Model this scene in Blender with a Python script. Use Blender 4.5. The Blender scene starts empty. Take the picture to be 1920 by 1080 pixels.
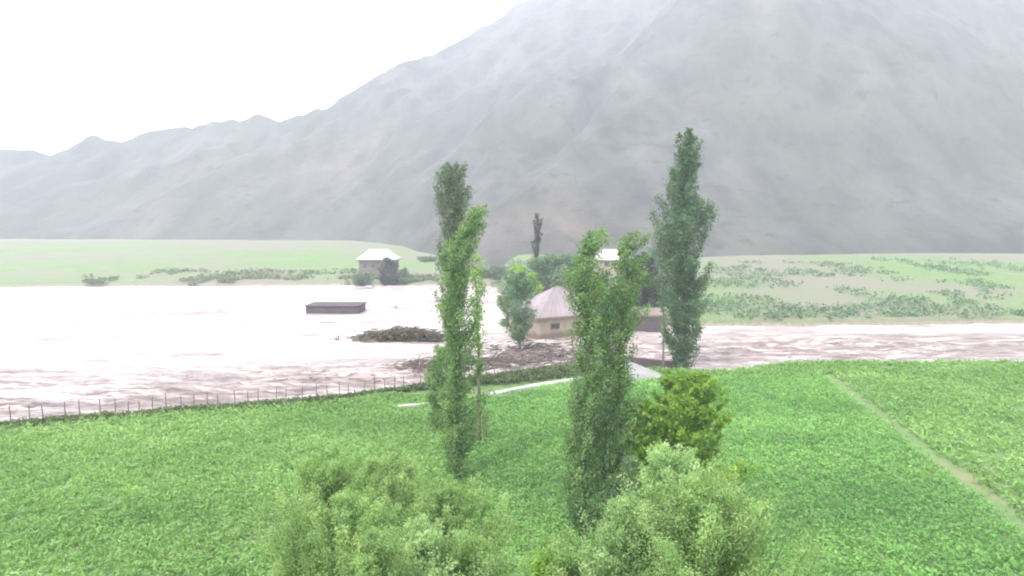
import bpy, math, random
import numpy as np
from mathutils import Vector, Matrix

# ------------------------------------------------------------------ camera, world, sun, exposure
C = bpy.data.collections.new("scene"); bpy.context.scene.collection.children.link(C)
S = bpy.context.scene
CAMH = 15.0; F = 1200.0; PITCH = math.atan(110 / F)
cam_d = bpy.data.cameras.new("camera"); cam = bpy.data.objects.new("camera", cam_d); C.objects.link(cam)
cam_d.sensor_width = 36; cam_d.lens = F / 1920 * 36; cam_d.clip_start = 0.1; cam_d.clip_end = 6000
cam.location = (0, 0, CAMH); cam.rotation_euler = (math.pi / 2 - PITCH, 0, 0)
S.camera = cam

SUN_EL, SUN_AZ = math.radians(56), math.radians(215)      # sun high, behind the camera on the left
w = bpy.data.worlds.new("World"); S.world = w; w.use_nodes = True
nt = w.node_tree; nt.nodes.clear()
out = nt.nodes.new("ShaderNodeOutputWorld"); bg = nt.nodes.new("ShaderNodeBackground")
sky = nt.nodes.new("ShaderNodeTexSky"); sky.sky_type = 'NISHITA'; sky.sun_disc = False
sky.sun_elevation = SUN_EL; sky.sun_rotation = SUN_AZ; sky.dust_density = 4; sky.air_density = 1.0; sky.altitude = 1500
mx = nt.nodes.new("ShaderNodeMixRGB"); mx.inputs[0].default_value = 0.8
mx.inputs[2].default_value = (9.2, 9.5, 9.9, 1)            # the closed white cloud deck
nt.links.new(sky.outputs[0], mx.inputs[1]); nt.links.new(mx.outputs[0], bg.inputs[0])
bg.inputs[1].default_value = 0.1
nt.links.new(bg.outputs[0], out.inputs[0])
sun_d = bpy.data.lights.new("sun", 'SUN'); sun_d.energy = 1.5; sun_d.angle = math.radians(10); sun_d.color = (1, .96, .9)
sun = bpy.data.objects.new("sun", sun_d); C.objects.link(sun)
dv = Vector((math.sin(SUN_AZ) * math.cos(SUN_EL), math.cos(SUN_AZ) * math.cos(SUN_EL), math.sin(SUN_EL)))
sun.rotation_euler = dv.to_track_quat('Z', 'Y').to_euler(); sun.location = (0, 0, 60)
S.view_settings.view_transform = 'Standard'; S.view_settings.look = 'None'
S.view_settings.gamma = 1; S.view_settings.use_curve_mapping = False
S.view_settings.exposure = 1.92
S.render.engine = 'CYCLES'
S.cycles.use_denoising = True
S.cycles.max_bounces = 7; S.cycles.diffuse_bounces = 3; S.cycles.glossy_bounces = 2
S.cycles.transmission_bounces = 3; S.cycles.volume_bounces = 2
S.cycles.pixel_filter_type = 'BLACKMAN_HARRIS'; S.cycles.filter_width = 2.0
S.cycles.caustics_reflective = False

rng = np.random.default_rng(7); random.seed(7)

# ------------------------------------------------------------------ helpers
def ray(px, py):
    u = px - 960; v = 540 - py
    return (u, F * math.cos(PITCH) + v * math.sin(PITCH), -F * math.sin(PITCH) + v * math.cos(PITCH))
def G(px, py, z=0.0):
    r = ray(px, py); s = (z - CAMH) / r[2]
    return (r[0] * s, r[1] * s, z)
def P(px, py, d):
    r = ray(px, py); s = d / r[1]
    return (r[0] * s, d, CAMH + r[2] * s)

def hash2(ix, iy, seed):
    n = (ix.astype(np.int64) * 374761393 + iy.astype(np.int64) * 668265263 + seed * 1274126177) & 0xffffffff
    n = ((n ^ (n >> 13)) * 1274126177) & 0xffffffff
    n = n ^ (n >> 16)
    return (n & 0xffff) / 65535.0
def vnoise(x, y, seed=0):
    x = np.asarray(x, float); y = np.asarray(y, float)
    ix = np.floor(x); iy = np.floor(y); fx = x - ix; fy = y - iy
    fx = fx * fx * (3 - 2 * fx); fy = fy * fy * (3 - 2 * fy)
    a = hash2(ix, iy, seed); b = hash2(ix + 1, iy, seed); c = hash2(ix, iy + 1, seed); d = hash2(ix + 1, iy + 1, seed)
    return (a + (b - a) * fx) * (1 - fy) + (c + (d - c) * fx) * fy
def fbm(x, y, seed=0, oct=4, gain=.5):
    r = 0; a = 1; t = 0
    for i in range(oct):
        r = r + a * (vnoise(x * 2 ** i, y * 2 ** i, seed + i * 17) * 2 - 1); t += a; a *= gain
    return r / t

def mesh_np(name, verts, faces_flat, n_per, mats=(), smooth=False, tint=None):
    me = bpy.data.meshes.new(name)
    verts = np.asarray(verts, np.float32).reshape(-1, 3)
    faces_flat = np.asarray(faces_flat, np.int32).ravel(); nf = len(faces_flat) // n_per
    me.vertices.add(len(verts)); me.vertices.foreach_set("co", verts.ravel())
    me.loops.add(len(faces_flat)); me.loops.foreach_set("vertex_index", faces_flat)
    me.polygons.add(nf)
    me.polygons.foreach_set("loop_start", np.arange(nf, dtype=np.int32) * n_per)
    me.polygons.foreach_set("use_smooth", np.full(nf, smooth, bool))
    if tint is not None:
        at = me.attributes.new("tint", 'FLOAT', 'POINT'); at.data.foreach_set("value", np.asarray(tint, np.float32))
    me.update(calc_edges=True); me.validate()
    for m in mats: me.materials.append(m)
    return me
def obj(name, me, parent=None, loc=None):
    o = bpy.data.objects.new(name, me); C.objects.link(o)
    if parent: o.parent = parent
    if loc is not None: o.location = loc
    return o
def tag(o, label=None, cat=None, group=None, kind=None):
    if label: o["label"] = label
    if cat: o["category"] = cat
    if group: o["group"] = group
    if kind: o["kind"] = kind
    return o
def empty(name, loc, label, cat, group=None, rz=0):
    o = bpy.data.objects.new(name, None); C.objects.link(o); o.location = loc; o.rotation_euler[2] = rz
    o.empty_display_size = .3
    return tag(o, label, cat, group)

class MB:                                  # collects tubes, boxes and polygons for one mesh
    def __init__(s): s.v = []; s.f = []
    def add(s, vs, fs):
        b = len(s.v); s.v += [tuple(v) for v in vs]; s.f += [tuple(i + b for i in f) for f in fs]
    def box(s, c, d, rz=0, M=None):
        vs = []
        for sx in (-.5, .5):
            for sy in (-.5, .5):
                for sz in (-.5, .5):
                    v = Vector((sx * d[0], sy * d[1], sz * d[2]))
                    v = (M @ v) if M is not None else Matrix.Rotation(rz, 3, 'Z') @ v
                    vs.append(v + Vector(c))
        s.add(vs, [(0, 1, 3, 2), (4, 6, 7, 5), (0, 4, 5, 1), (2, 3, 7, 6), (0, 2, 6, 4), (1, 5, 7, 3)])
    def tube(s, pts, rad, n=6):
        pts = [Vector(p) for p in pts]; b = len(s.v)
        for i, p in enumerate(pts):
            t = (pts[min(i + 1, len(pts) - 1)] - pts[max(i - 1, 0)]).normalized()
            a = t.cross(Vector((.3, .1, 1) if abs(t.z) < .9 else (1, .2, 0))).normalized(); c = t.cross(a)
            for k in range(n):
                an = k * 2 * math.pi / n
                s.v.append(tuple(p + (a * math.cos(an) + c * math.sin(an)) * rad[i]))
        for i in range(len(pts) - 1):
            for k in range(n):
                k2 = (k + 1) % n
                s.f.append((b + i * n + k, b + i * n + k2, b + (i + 1) * n + k2, b + (i + 1) * n + k))
        s.f.append(tuple(b + k for k in range(n))[::-1])
        s.f.append(tuple(b + (len(pts) - 1) * n + k for k in range(n)))
    def prism(s, poly, off):               # polygon plus its copy moved by off
        n = len(poly); off = Vector(off)
        vs = [Vector(p) for p in poly] + [Vector(p) + off for p in poly]
        s.add(vs, [tuple(range(n)), tuple(range(2 * n - 1, n - 1, -1))] + [(i, n + i, n + (i + 1) % n, (i + 1) % n) for i in range(n)])
    def build(s, name, mat, parent=None, smooth=False):
        me = bpy.data.meshes.new(name); me.from_pydata(s.v, [], s.f); me.update()
        if smooth: me.polygons.foreach_set("use_smooth", np.ones(len(me.polygons), bool))
        me.materials.append(mat)
        return obj(name, me, parent)

# ------------------------------------------------------------------ materials
def new_mat(name):
    m = bpy.data.materials.new(name); m.use_nodes = True; m.node_tree.nodes.clear()
    return m, m.node_tree
def nd(t, kind, **kw):
    n = t.nodes.new(kind)
    for k, v in kw.items():
        if k.startswith('i_'): n.inputs[int(k[2:])].default_value = v
        else: setattr(n, k, v)
    return n
def ramp(t, fac, stops, interp='LINEAR'):
    r = t.nodes.new("ShaderNodeValToRGB"); r.color_ramp.interpolation = interp
    e = r.color_ramp.elements
    while len(e) < len(stops): e.new(.5)
    for i, (p, c) in enumerate(stops):
        e[i].position = p; e[i].color = (c[0], c[1], c[2], 1)
    t.links.new(fac, r.inputs[0]); return r.outputs[0]
def noise(t, scale, detail=4, vec=None, rough=.55, dist=0):
    n = nd(t, "ShaderNodeTexNoise"); n.inputs['Scale'].default_value = scale
    n.inputs['Detail'].default_value = detail; n.inputs['Roughness'].default_value = rough
    n.inputs['Distortion'].default_value = dist
    t.links.new(vec if vec is not None else pos(t), n.inputs['Vector']); return n.outputs['Fac']
def pos(t):
    return nd(t, "ShaderNodeNewGeometry").outputs['Position']
def scaled(t, sc, rot=(0, 0, 0)):
    mp = nd(t, "ShaderNodeMapping"); mp.inputs['Scale'].default_value = sc; mp.inputs['Rotation'].default_value = rot
    t.links.new(pos(t), mp.inputs[0]); return mp.outputs[0]
def mix(t, fac, a, b, mode='MIX'):
    m = nd(t, "ShaderNodeMixRGB", blend_type=mode)
    for i, x in ((0, fac), (1, a), (2, b)):
        if isinstance(x, (int, float)): m.inputs[i].default_value = x if i == 0 else (x, x, x, 1)
        elif isinstance(x, tuple): m.inputs[i].default_value = (*x, 1)
        else: t.links.new(x, m.inputs[i])
    return m.outputs[0]
def finish(t, col, rough=.9, bump=None, bstr=.4, bdist=.1, spec=.3):
    b = nd(t, "ShaderNodeBsdfPrincipled"); b.inputs['Roughness'].default_value = rough
    b.inputs['Specular IOR Level'].default_value = spec
    if isinstance(col, tuple): b.inputs['Base Color'].default_value = (*col, 1)
    else: t.links.new(col, b.inputs['Base Color'])
    if bump is not None:
        bp = nd(t, "ShaderNodeBump"); bp.inputs['Strength'].default_value = bstr; bp.inputs['Distance'].default_value = bdist
        t.links.new(bump, bp.inputs['Height']); t.links.new(bp.outputs[0], b.inputs['Normal'])
    o = nd(t, "ShaderNodeOutputMaterial"); t.links.new(b.outputs[0], o.inputs[0]); return b

def plain(name, a, b, scale=2.0, rough=.9, bd=.03, spec=.3, stops=(.35, .68)):
    m, t = new_mat(name); n = noise(t, scale, 5); n2 = noise(t, scale * 7, 3)
    c = mix(t, .3, ramp(t, n, [(stops[0], a), (stops[1], b)]), ramp(t, n2, [(.3, a), (.7, b)]))
    finish(t, c, rough, n2, .5, bd, spec); return m

def leaf_mat(name, dark, light, transl=.3, yellow=None):
    m, t = new_mat(name)
    at = nd(t, "ShaderNodeAttribute", attribute_name="tint")
    stops = [(0, dark), (.75, light)] + ([(1, yellow)] if yellow else [])
    c = ramp(t, at.outputs['Fac'], stops)
    c = mix(t, .5, c, mix(t, 1.0, c, ramp(t, noise(t, .9, 2), [(.3, (.72, .78, .7)), (.7, (1.2, 1.15, 1.05))]), 'MULTIPLY'))
    d = nd(t, "ShaderNodeBsdfPrincipled"); d.inputs['Roughness'].default_value = .5; d.inputs['Specular IOR Level'].default_value = .35
    t.links.new(c, d.inputs['Base Color'])
    tr = nd(t, "ShaderNodeBsdfTranslucent"); t.links.new(mix(t, 1.0, c, (1.25, 1.3, .75), 'MULTIPLY'), tr.inputs[0])
    mm = nd(t, "ShaderNodeMixShader"); mm.inputs[0].default_value = transl
    t.links.new(d.outputs[0], mm.inputs[1]); t.links.new(tr.outputs[0], mm.inputs[2])
    o = nd(t, "ShaderNodeOutputMaterial"); t.links.new(mm.outputs[0], o.inputs[0]); return m

M = {}
M['brush'] = leaf_mat('dead_brush', (.05, .042, .032), (.12, .1, .07), .15)
M['poplar_big'] = leaf_mat('big_poplar_leaf', (.04, .09, .045), (.1, .18, .085), .28)
M['bark'] = plain('bark', (.10, .075, .055), (.2, .17, .14), 6, .95, .02)
M['poplar'] = leaf_mat('poplar_leaf', (.075, .145, .06), (.165, .285, .105), .4, (.24, .35, .13))
M['poplar_back'] = leaf_mat('haze_greyed_leaf', (.085, .125, .075), (.14, .19, .11), .3)  # veil of distant haze mixed into the leaf colour as grey
M['poplar_teal'] = leaf_mat('blue_green_leaf', (.07, .135, .075), (.15, .235, .135), .32)
M['willow'] = leaf_mat('willow_leaf', (.145, .25, .09), (.27, .41, .155), .42, (.4, .51, .23))
M['willow_pale'] = leaf_mat('pale_willow_leaf', (.15, .26, .105), (.32, .47, .21), .42, (.46, .57, .31))
M['lime'] = leaf_mat('fresh_green_leaf', (.12, .23, .03), (.24, .39, .07), .44, (.34, .46, .1))
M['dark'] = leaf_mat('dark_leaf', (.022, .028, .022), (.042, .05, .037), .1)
M['crop'] = leaf_mat('crop_leaf', (.11, .25, .07), (.235, .44, .125), .35, (.37, .56, .21))
M['meadow'] = leaf_mat('meadow_grass', (.14, .27, .075), (.26, .42, .14), .35, (.37, .5, .21))
M['roughgrass'] = leaf_mat('rough_grass', (.07, .11, .045), (.15, .19, .09), .25, (.26, .26, .15))
M['plaster'] = plain('beige_mud_plaster', (.3, .24, .19), (.42, .345, .27), 1.2)
m, t = new_mat('beige_mud_plaster')
n_ = noise(t, 1.1, 6); n2_ = noise(t, 9, 4)
c = mix(t, .3, ramp(t, n_, [(.35, (.25, .205, .16)), (.68, (.36, .3, .24))]), ramp(t, n2_, [(.3, (.22, .18, .14)), (.7, (.34, .285, .23))]))
sz = nd(t, "ShaderNodeSeparateXYZ"); t.links.new(pos(t), sz.inputs[0])
ad = nd(t, "ShaderNodeMath", operation='MULTIPLY_ADD'); t.links.new(n_, ad.inputs[0]); ad.inputs[1].default_value = -2.2; t.links.new(sz.outputs[2], ad.inputs[2])
mrr = nd(t, "ShaderNodeMapRange"); mrr.inputs[1].default_value = -.9; mrr.inputs[2].default_value = -1.5; t.links.new(ad.outputs[0], mrr.inputs[0])
finish(t, mix(t, mrr.outputs[0], c, (.17, .125, .1)), .92, n2_, .5, .03); M['plaster'] = m
M['plaster_dark'] = plain('brown_wall', (.12, .10, .085), (.17, .145, .125), 1.2)
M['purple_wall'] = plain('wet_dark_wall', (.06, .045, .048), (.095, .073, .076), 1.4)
M['roof_white'] = plain('white_sheet_roof', (.36, .37, .33), (.46, .46, .42), .6, .5)
M['roof_grey'] = plain('grey_sheet_roof', (.19, .185, .18), (.27, .262, .255), .7, .55)
M['roof_pink'] = plain('pinkish_tin_roof', (.19, .148, .155), (.265, .215, .222), .6, .6)
M['timber'] = plain('weathered_timber', (.13, .1, .08), (.26, .21, .17), 8, .9)
M['driftwood'] = plain('driftwood', (.06, .042, .04), (.15, .115, .1), 3, .9)
M['wood_pale'] = plain('pale_stripped_wood', (.2, .14, .1), (.32, .24, .18), 5, .85)
M['mud'] = plain('wet_mud', (.12, .09, .085), (.24, .19, .175), .6, .6, .06)
M['mud_olive'] = plain('olive_mud', (.05, .044, .036), (.13, .115, .09), .35, .85, .1)
M['stone'] = plain('river_stone', (.2, .18, .17), (.38, .35, .33), 1.5, .85)
M['concrete'] = plain('pale_concrete', (.32, .32, .28), (.46, .45, .4), 1.5, .85)
M['glass'] = plain('dark_pane', (.03, .035, .04), (.06, .065, .07), 1, .2)

# ------------------------------------------------------------------ terrain
NBX = [-400, -80, -40, -15, 5, 12, 22, 30, 60, 400]; NBY = [38, 44, 47, 55.3, 66, 66.6, 66.4, 70.5, 73, 90]
FBX = [-900, -200, -49, -10, -4, -1, 2, 6, 14, 25, 60, 400]; FBY = [150, 172, 183, 182, 176, 140, 112, 104, 103, 104, 106, 130]
def near_bank(x): return np.interp(x, NBX, NBY)
def far_bank(x): return np.interp(x, FBX, FBY)
def sstep(a, b, x):
    t = np.clip((x - a) / (b - a), 0, 1); return t * t * (3 - 2 * t)
def ground_z(x, y):
    x = np.asarray(x, float); y = np.asarray(y, float)
    hill = 13.3 - .6 * np.maximum(y, 0) + .35 * fbm(x / 6, y / 6, 5, 3)
    hill = np.where(y < 0, 13.3, hill)
    z = np.maximum(hill, 0)
    z = z + .10 * fbm(x / 9, y / 9, 3, 3) * sstep(23, 28, y)
    nb = near_bank(x)
    bermh = np.interp(x, [-60, -15, -4, 8, 16, 24], [.15, .25, .55, .75, .3, .1])
    z = z + bermh * np.exp(-((y - (nb - 1.6)) / 1.2) ** 2)
    s = sstep(nb - .7, nb + .8, y + .6 * fbm(x / 3, y / 3, 9, 2))
    z = z * (1 - s) - 2.2 * s
    fb = far_bank(x)
    rise = np.clip((y - fb), 0, None)
    up = np.minimum(rise * .055, 8.2 + rise * .004) + .35 * fbm(x / 20, y / 20, 11, 3) * np.minimum(rise / 10, 1)
    s2 = sstep(fb - .5, fb + 1.5, y + 1.6 * fbm(x / 7, y / 7, 13, 2))
    return z * (1 - s2) + (up + .1) * s2
def gz(x, y): return float(ground_z(x, y))

# ground sheet: one regular grid, finer near the camera
xs = np.concatenate([-np.geomspace(1400, 70, 70), np.arange(-69, 69.1, .75), np.geomspace(70, 1400, 70)])
ys = np.concatenate([np.linspace(-240, -5, 20), np.arange(-4, 112, .6), np.geomspace(112.5, 1380, 170)])
X, Y = np.meshgrid(xs, ys); Z = ground_z(X, Y)
def grid_faces(nx, ny):
    i = np.arange(nx - 1)[None, :] + (np.arange(ny - 1) * nx)[:, None]
    return np.stack([i, i + 1, i + 1 + nx, i + nx], -1).reshape(-1, 4)
m, t = new_mat('ground_soil_and_grass')
n1 = noise(t, .12, 5); n2 = noise(t, 1.6, 5); n3 = noise(t, .02, 4)
g = ramp(t, n2, [(.3, (.085, .14, .05)), (.7, (.16, .225, .09))])
g = mix(t, ramp(t, n1, [(.55, (0, 0, 0)), (.72, (1, 1, 1))]), g, (.19, .19, .1))
sy_ = nd(t, "ShaderNodeSeparateXYZ"); t.links.new(pos(t), sy_.inputs[0])
fy_ = nd(t, "ShaderNodeMapRange"); fy_.inputs[1].default_value = 92; fy_.inputs[2].default_value = 110; t.links.new(sy_.outputs[1], fy_.inputs[0])
g = mix(t, mix(t, 1.0, fy_.outputs[0], ramp(t, n3, [(.42, (0, 0, 0)), (.58, (1, 1, 1))]), 'MULTIPLY'), g, (.17, .16, .12))
sx = nd(t, "ShaderNodeSeparateXYZ"); t.links.new(pos(t), sx.inputs[0])
mr = nd(t, "ShaderNodeMapRange"); mr.inputs[1].default_value = -.35; mr.inputs[2].default_value = -.9
t.links.new(sx.outputs[2], mr.inputs[0])
g = mix(t, mr.outputs[0], g, ramp(t, n2, [(.3, (.17, .135, .12)), (.7, (.3, .25, .22))]))
finish(t, g, .95, n2, .6, .1, .15); M['ground'] = m
o = obj('ground', mesh_np('ground', np.stack([X, Y, Z], -1), grid_faces(len(xs), len(ys)), 4, [M['ground']], True))
tag(o, kind='structure')

# mountain: far face with its skyline ridge, and the nearer spur that runs up to the right
FTX = [-1400, -300, -88, -50, -10, 20, 60, 150, 400, 1400]; FTY = [420, 380, 330, 285, 212, 196, 198, 215, 230, 250]
RGX = [-1400, -500, -300, -190, -156, -120, -82, -45, -14, 30, 150, 400, 1400]
RGY = [560, 560, 560, 585, 600, 660, 720, 790, 850, 950, 1020, 1020, 1020]
RGZ = [60, 78, 95, 122, 139, 176, 207, 248, 281, 352, 470, 520, 520]
SPUR = [(-6, 215, 2), (5, 290, 16), (26, 380, 63), (66, 450, 120), (100, 490, 155), (134, 520, 190), (220, 600, 290), (420, 760, 420)]
mxs = np.arange(-1390, 1391, 5.0); mxs = np.concatenate([mxs[mxs < -420][::3], np.arange(-420, 620, 3.2), mxs[mxs > 620][::3]])
mys = np.arange(182, 1385, 3.6)
X, Y = np.meshgrid(mxs, mys)
warp = 34 * fbm(X / 120, Y / 120, 21, 3)
Yw = Y + warp * np.clip((Y - 260) / 200, 0, 1) * .5
ft = np.interp(X, FTX, FTY); rg = np.interp(X, RGX, RGY); rz = np.interp(X, RGX, RGZ)
tt = (Yw - ft) / (rg - ft)
Zm = np.where(tt < 0, tt * 60, np.where(tt < 1, rz * np.clip(tt, 0, 1) ** 1.12, rz * (1 - .9 * (tt - 1))))
Zm = np.maximum(Zm, -8) + 2
Zs = np.full_like(X, -99.0)
for (x0, y0, z0), (x1, y1, z1) in zip(SPUR[:-1], SPUR[1:]):
    dx, dy = x1 - x0, y1 - y0; L2 = dx * dx + dy * dy
    u = np.clip(((X - x0) * dx + (Y - y0) * dy) / L2, 0, 1)
    dist = np.hypot(X - x0 - u * dx, Y - y0 - u * dy)
    side = ((X - x0) * dy - (Y - y0) * dx) > 0
    zz = z0 + u * (z1 - z0) - dist * np.where(side, .82, .95)
    Zs = np.maximum(Zs, zz)
a = .5                                        # gullies and ribs run down and to the left
cx, sx_ = math.cos(a), math.sin(a)
fsm = .62
U = X * cx - Y * sx_; V = X * sx_ + Y * cx
rib = 1 - np.abs(fbm(U / 62, V / 260, 31, 5, .55)) * 2
Zs = Zs + np.clip((Y - 240) / 120, 0, 1) * (12 * (rib - .6) + 4.5 * fbm(X / 24, Y / 24, 35, 4))
amp = np.clip((Yw - ft) / 160, 0, 1) * np.clip(1.15 - np.abs(tt - .55), .25, 1)
Zf = Zm + amp * (20 * (rib - .6) + 5 * fbm(X / 34, Y / 34, 41, 4))
Z = np.maximum(Zf, Zs)
k = 9.0; h = np.clip(.5 + .5 * (Zf - Zs) / k, 0, 1); Z = Zs * (1 - h) + Zf * h + k * h * (1 - h)
Z = np.clip(Z, -2.6, 560); Z = np.where((Y < 188) | (Y > 1340), -2.6, Z)
m, t = new_mat('scree_and_thin_scrub')
st = noise(t, 1.0, 9, scaled(t, (.05, .022, .016), (0, 0, -.5)), .66, .15)
big = noise(t, .009, 5); fine = noise(t, .09, 6, rough=.65)
c = ramp(t, st, [(.36, (.045, .043, .044)), (.5, (.074, .07, .068)), (.7, (.11, .102, .095))])
c = mix(t, ramp(t, noise(t, .006, 3), [(.45, (0, 0, 0)), (.6, (.55, .55, .55))]), c, mix(t, 1.0, c, (1.35, 1.15, .98), 'MULTIPLY'))
c = mix(t, ramp(t, big, [(.42, (0, 0, 0)), (.6, (.8, .8, .8))]), c, mix(t, .6, c, (.055, .066, .048)))
c = mix(t, ramp(t, fine, [(.56, (0, 0, 0)), (.66, (.85, .85, .85))]), c, (.04, .05, .038))
finish(t, c, .95, fine, .7, 2.0, .1); M['mountain'] = m
o = obj('mountain', mesh_np('mountain', np.stack([X, Y, Z], -1), grid_faces(len(mxs), len(mys)), 4, [m], True))
tag(o, kind='structure')

# ------------------------------------------------------------------ flood water
wx = np.concatenate([-np.geomspace(900, 61, 60), np.arange(-60, 60, .34), np.geomspace(60.4, 600, 50)])
wy = np.concatenate([np.arange(34, 110, .26), np.geomspace(110.4, 215, 150)])
X, Y = np.meshgrid(wx, wy)
fl = np.clip((Y - 45) / 60, 0, 1)
turb = .25 + 1.0 * np.exp(-((Y - (near_bank(X) + 13)) / 17) ** 2)
Wn = fbm((X + .5 * Y) / 5.0, (Y - .25 * X) / 1.7, 51, 4, .55)
W2 = fbm((X + .4 * Y) / 1.5, (Y - .3 * X) / .6, 57, 3, .6)
Zw = -1.0 + turb * (.36 * (1 - 2 * np.abs(Wn)) + .12 * W2) + .08 * Wn - .1
Zw += .30 * np.exp(-((Y - (124 + .14 * (X + 50) + 2 * fbm(X / 14, Y * 0, 5, 2))) / 1.6) ** 2) * (X < -8) * (.5 + vnoise(X / 3, Y / 9, 8))
m, t = new_mat('muddy_flood_water')
wn = noise(t, 1.0, 6, scaled(t, (.16, .6, .5), (0, 0, .3)), .62, .6)
big = noise(t, 1.0, 3, scaled(t, (.03, .09, .1), (0, 0, .25)))
c = ramp(t, wn, [(.38, (.17, .115, .11)), (.49, (.33, .26, .245)), (.6, (.62, .56, .53))])
c = mix(t, ramp(t, big, [(.4, (0, 0, 0)), (.6, (.7, .7, .7))]), c, (.5, .43, .405))
tu = nd(t, "ShaderNodeAttribute", attribute_name="tint").outputs['Fac']
s1 = noise(t, 1.0, 8, scaled(t, (.13, .75, .8), (0, 0, .42)), .68, 1.1)
silt = ramp(t, s1, [(.39, (.085, .052, .05)), (.47, (.17, .118, .108)), (.54, (.27, .205, .188)), (.64, (.55, .47, .45))])
c = mix(t, tu, c, silt)
fo = nd(t, "ShaderNodeBsdfPrincipled"); t.links.new(c, fo.inputs['Base Color'])
fo.inputs['Roughness'].default_value = .28; fo.inputs['Specular IOR Level'].default_value = .6
bp = nd(t, "ShaderNodeBump"); bp.inputs['Strength'].default_value = .7; bp.inputs['Distance'].default_value = .25
t.links.new(noise(t, 1.0, 6, scaled(t, (.6, 1.9, 1), (0, 0, .3)), .65, .4), bp.inputs['Height'])
t.links.new(bp.outputs[0], fo.inputs['Normal'])
oo = nd(t, "ShaderNodeOutputMaterial"); t.links.new(fo.outputs[0], oo.inputs[0]); M['water'] = m
tb_ = np.clip(np.exp(-((Y - (near_bank(X) + 13)) / 14) ** 2) * 1.1, 0, 1) * sstep(2.2, 4.5, Y - near_bank(X))
tb_ = np.maximum(tb_, .8 * (np.abs(Y - (124 + .14 * (X + 50))) < 1.6) * (X < -8))
tb_ = np.maximum(tb_, .6 * sstep(-6, 3, X) * (1 - sstep(92, 100, Y)))
o = obj('flood_water', mesh_np('flood_water', np.stack([X, Y, Zw], -1), grid_faces(len(wx), len(wy)), 4, [m], True, tb_.ravel()))
tag(o, kind='structure')

def mound(name, cx, cy, lx, ly, h, rz, mat, seed, zb=-1.35, kind='structure'):
    nx, ny = 90, 46
    u = np.linspace(-1.15, 1.15, nx); v = np.linspace(-1.15, 1.15, ny); Ux, Vy = np.meshgrid(u, v)
    r = np.sqrt(Ux ** 2 + Vy ** 2) + .3 * fbm(Ux * 2.2 + 9, Vy * 2.2, seed, 3)
    z = h * np.where(r < 1, (1 - np.clip(r, 0, 1) ** 2) * .72, -.3) * (1 + .9 * fbm(Ux * 3.3 + 4, Vy * 2, seed + 2, 3)) + .3 * fbm(Ux * 16, Vy * 8, seed + 5, 4) * (r < 1.1)
    x = Ux * lx / 2; y = Vy * ly / 2
    X_ = cx + x * math.cos(rz) - y * math.sin(rz); Y_ = cy + x * math.sin(rz) + y * math.cos(rz)
    o = obj(name, mesh_np(name, np.stack([X_, Y_, zb + z + .1], -1), grid_faces(nx, ny), 4, [mat], True))
    return tag(o, kind=kind)
mound('mud_bank', -16.6, 92.6, 15.5, 6.5, 1.9, .03, M['mud_olive'], 61)
mound('mud_flat', 3.2, 82, 15, 17, .55, .1, M['mud'], 71)

# ------------------------------------------------------------------ foliage makers
def leaves(pts, size, seed, aspect=1.0, out=None, outw=.5, upw=.25, tint=None):
    r = np.random.default_rng(seed); n = len(pts)
    nrm = r.normal(size=(n, 3)); nrm /= np.linalg.norm(nrm, axis=1)[:, None]
    if out is not None: nrm = nrm + out * outw
    nrm[:, 2] += upw; nrm /= np.linalg.norm(nrm, axis=1)[:, None] + 1e-9
    a = np.cross(nrm, r.normal(size=(n, 3))); a /= np.linalg.norm(a, axis=1)[:, None] + 1e-9
    b = np.cross(nrm, a)
    s = (np.asarray(size) * r.uniform(.65, 1.35, n))[:, None]
    sa = s * .5; sb = s * .5 * aspect
    off = nrm * s * .12
    v = np.stack([pts - b * sb, pts + a * sa * .8 + off, pts + b * sb, pts - a * sa * .8 + off], 1).reshape(-1, 3)
    f = np.arange(n * 4).reshape(-1, 4)
    if tint is None: tint = r.uniform(0, 1, n)
    tint = np.clip(tint, 0, 1)
    return v, f, np.repeat(tint, 4)

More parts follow.
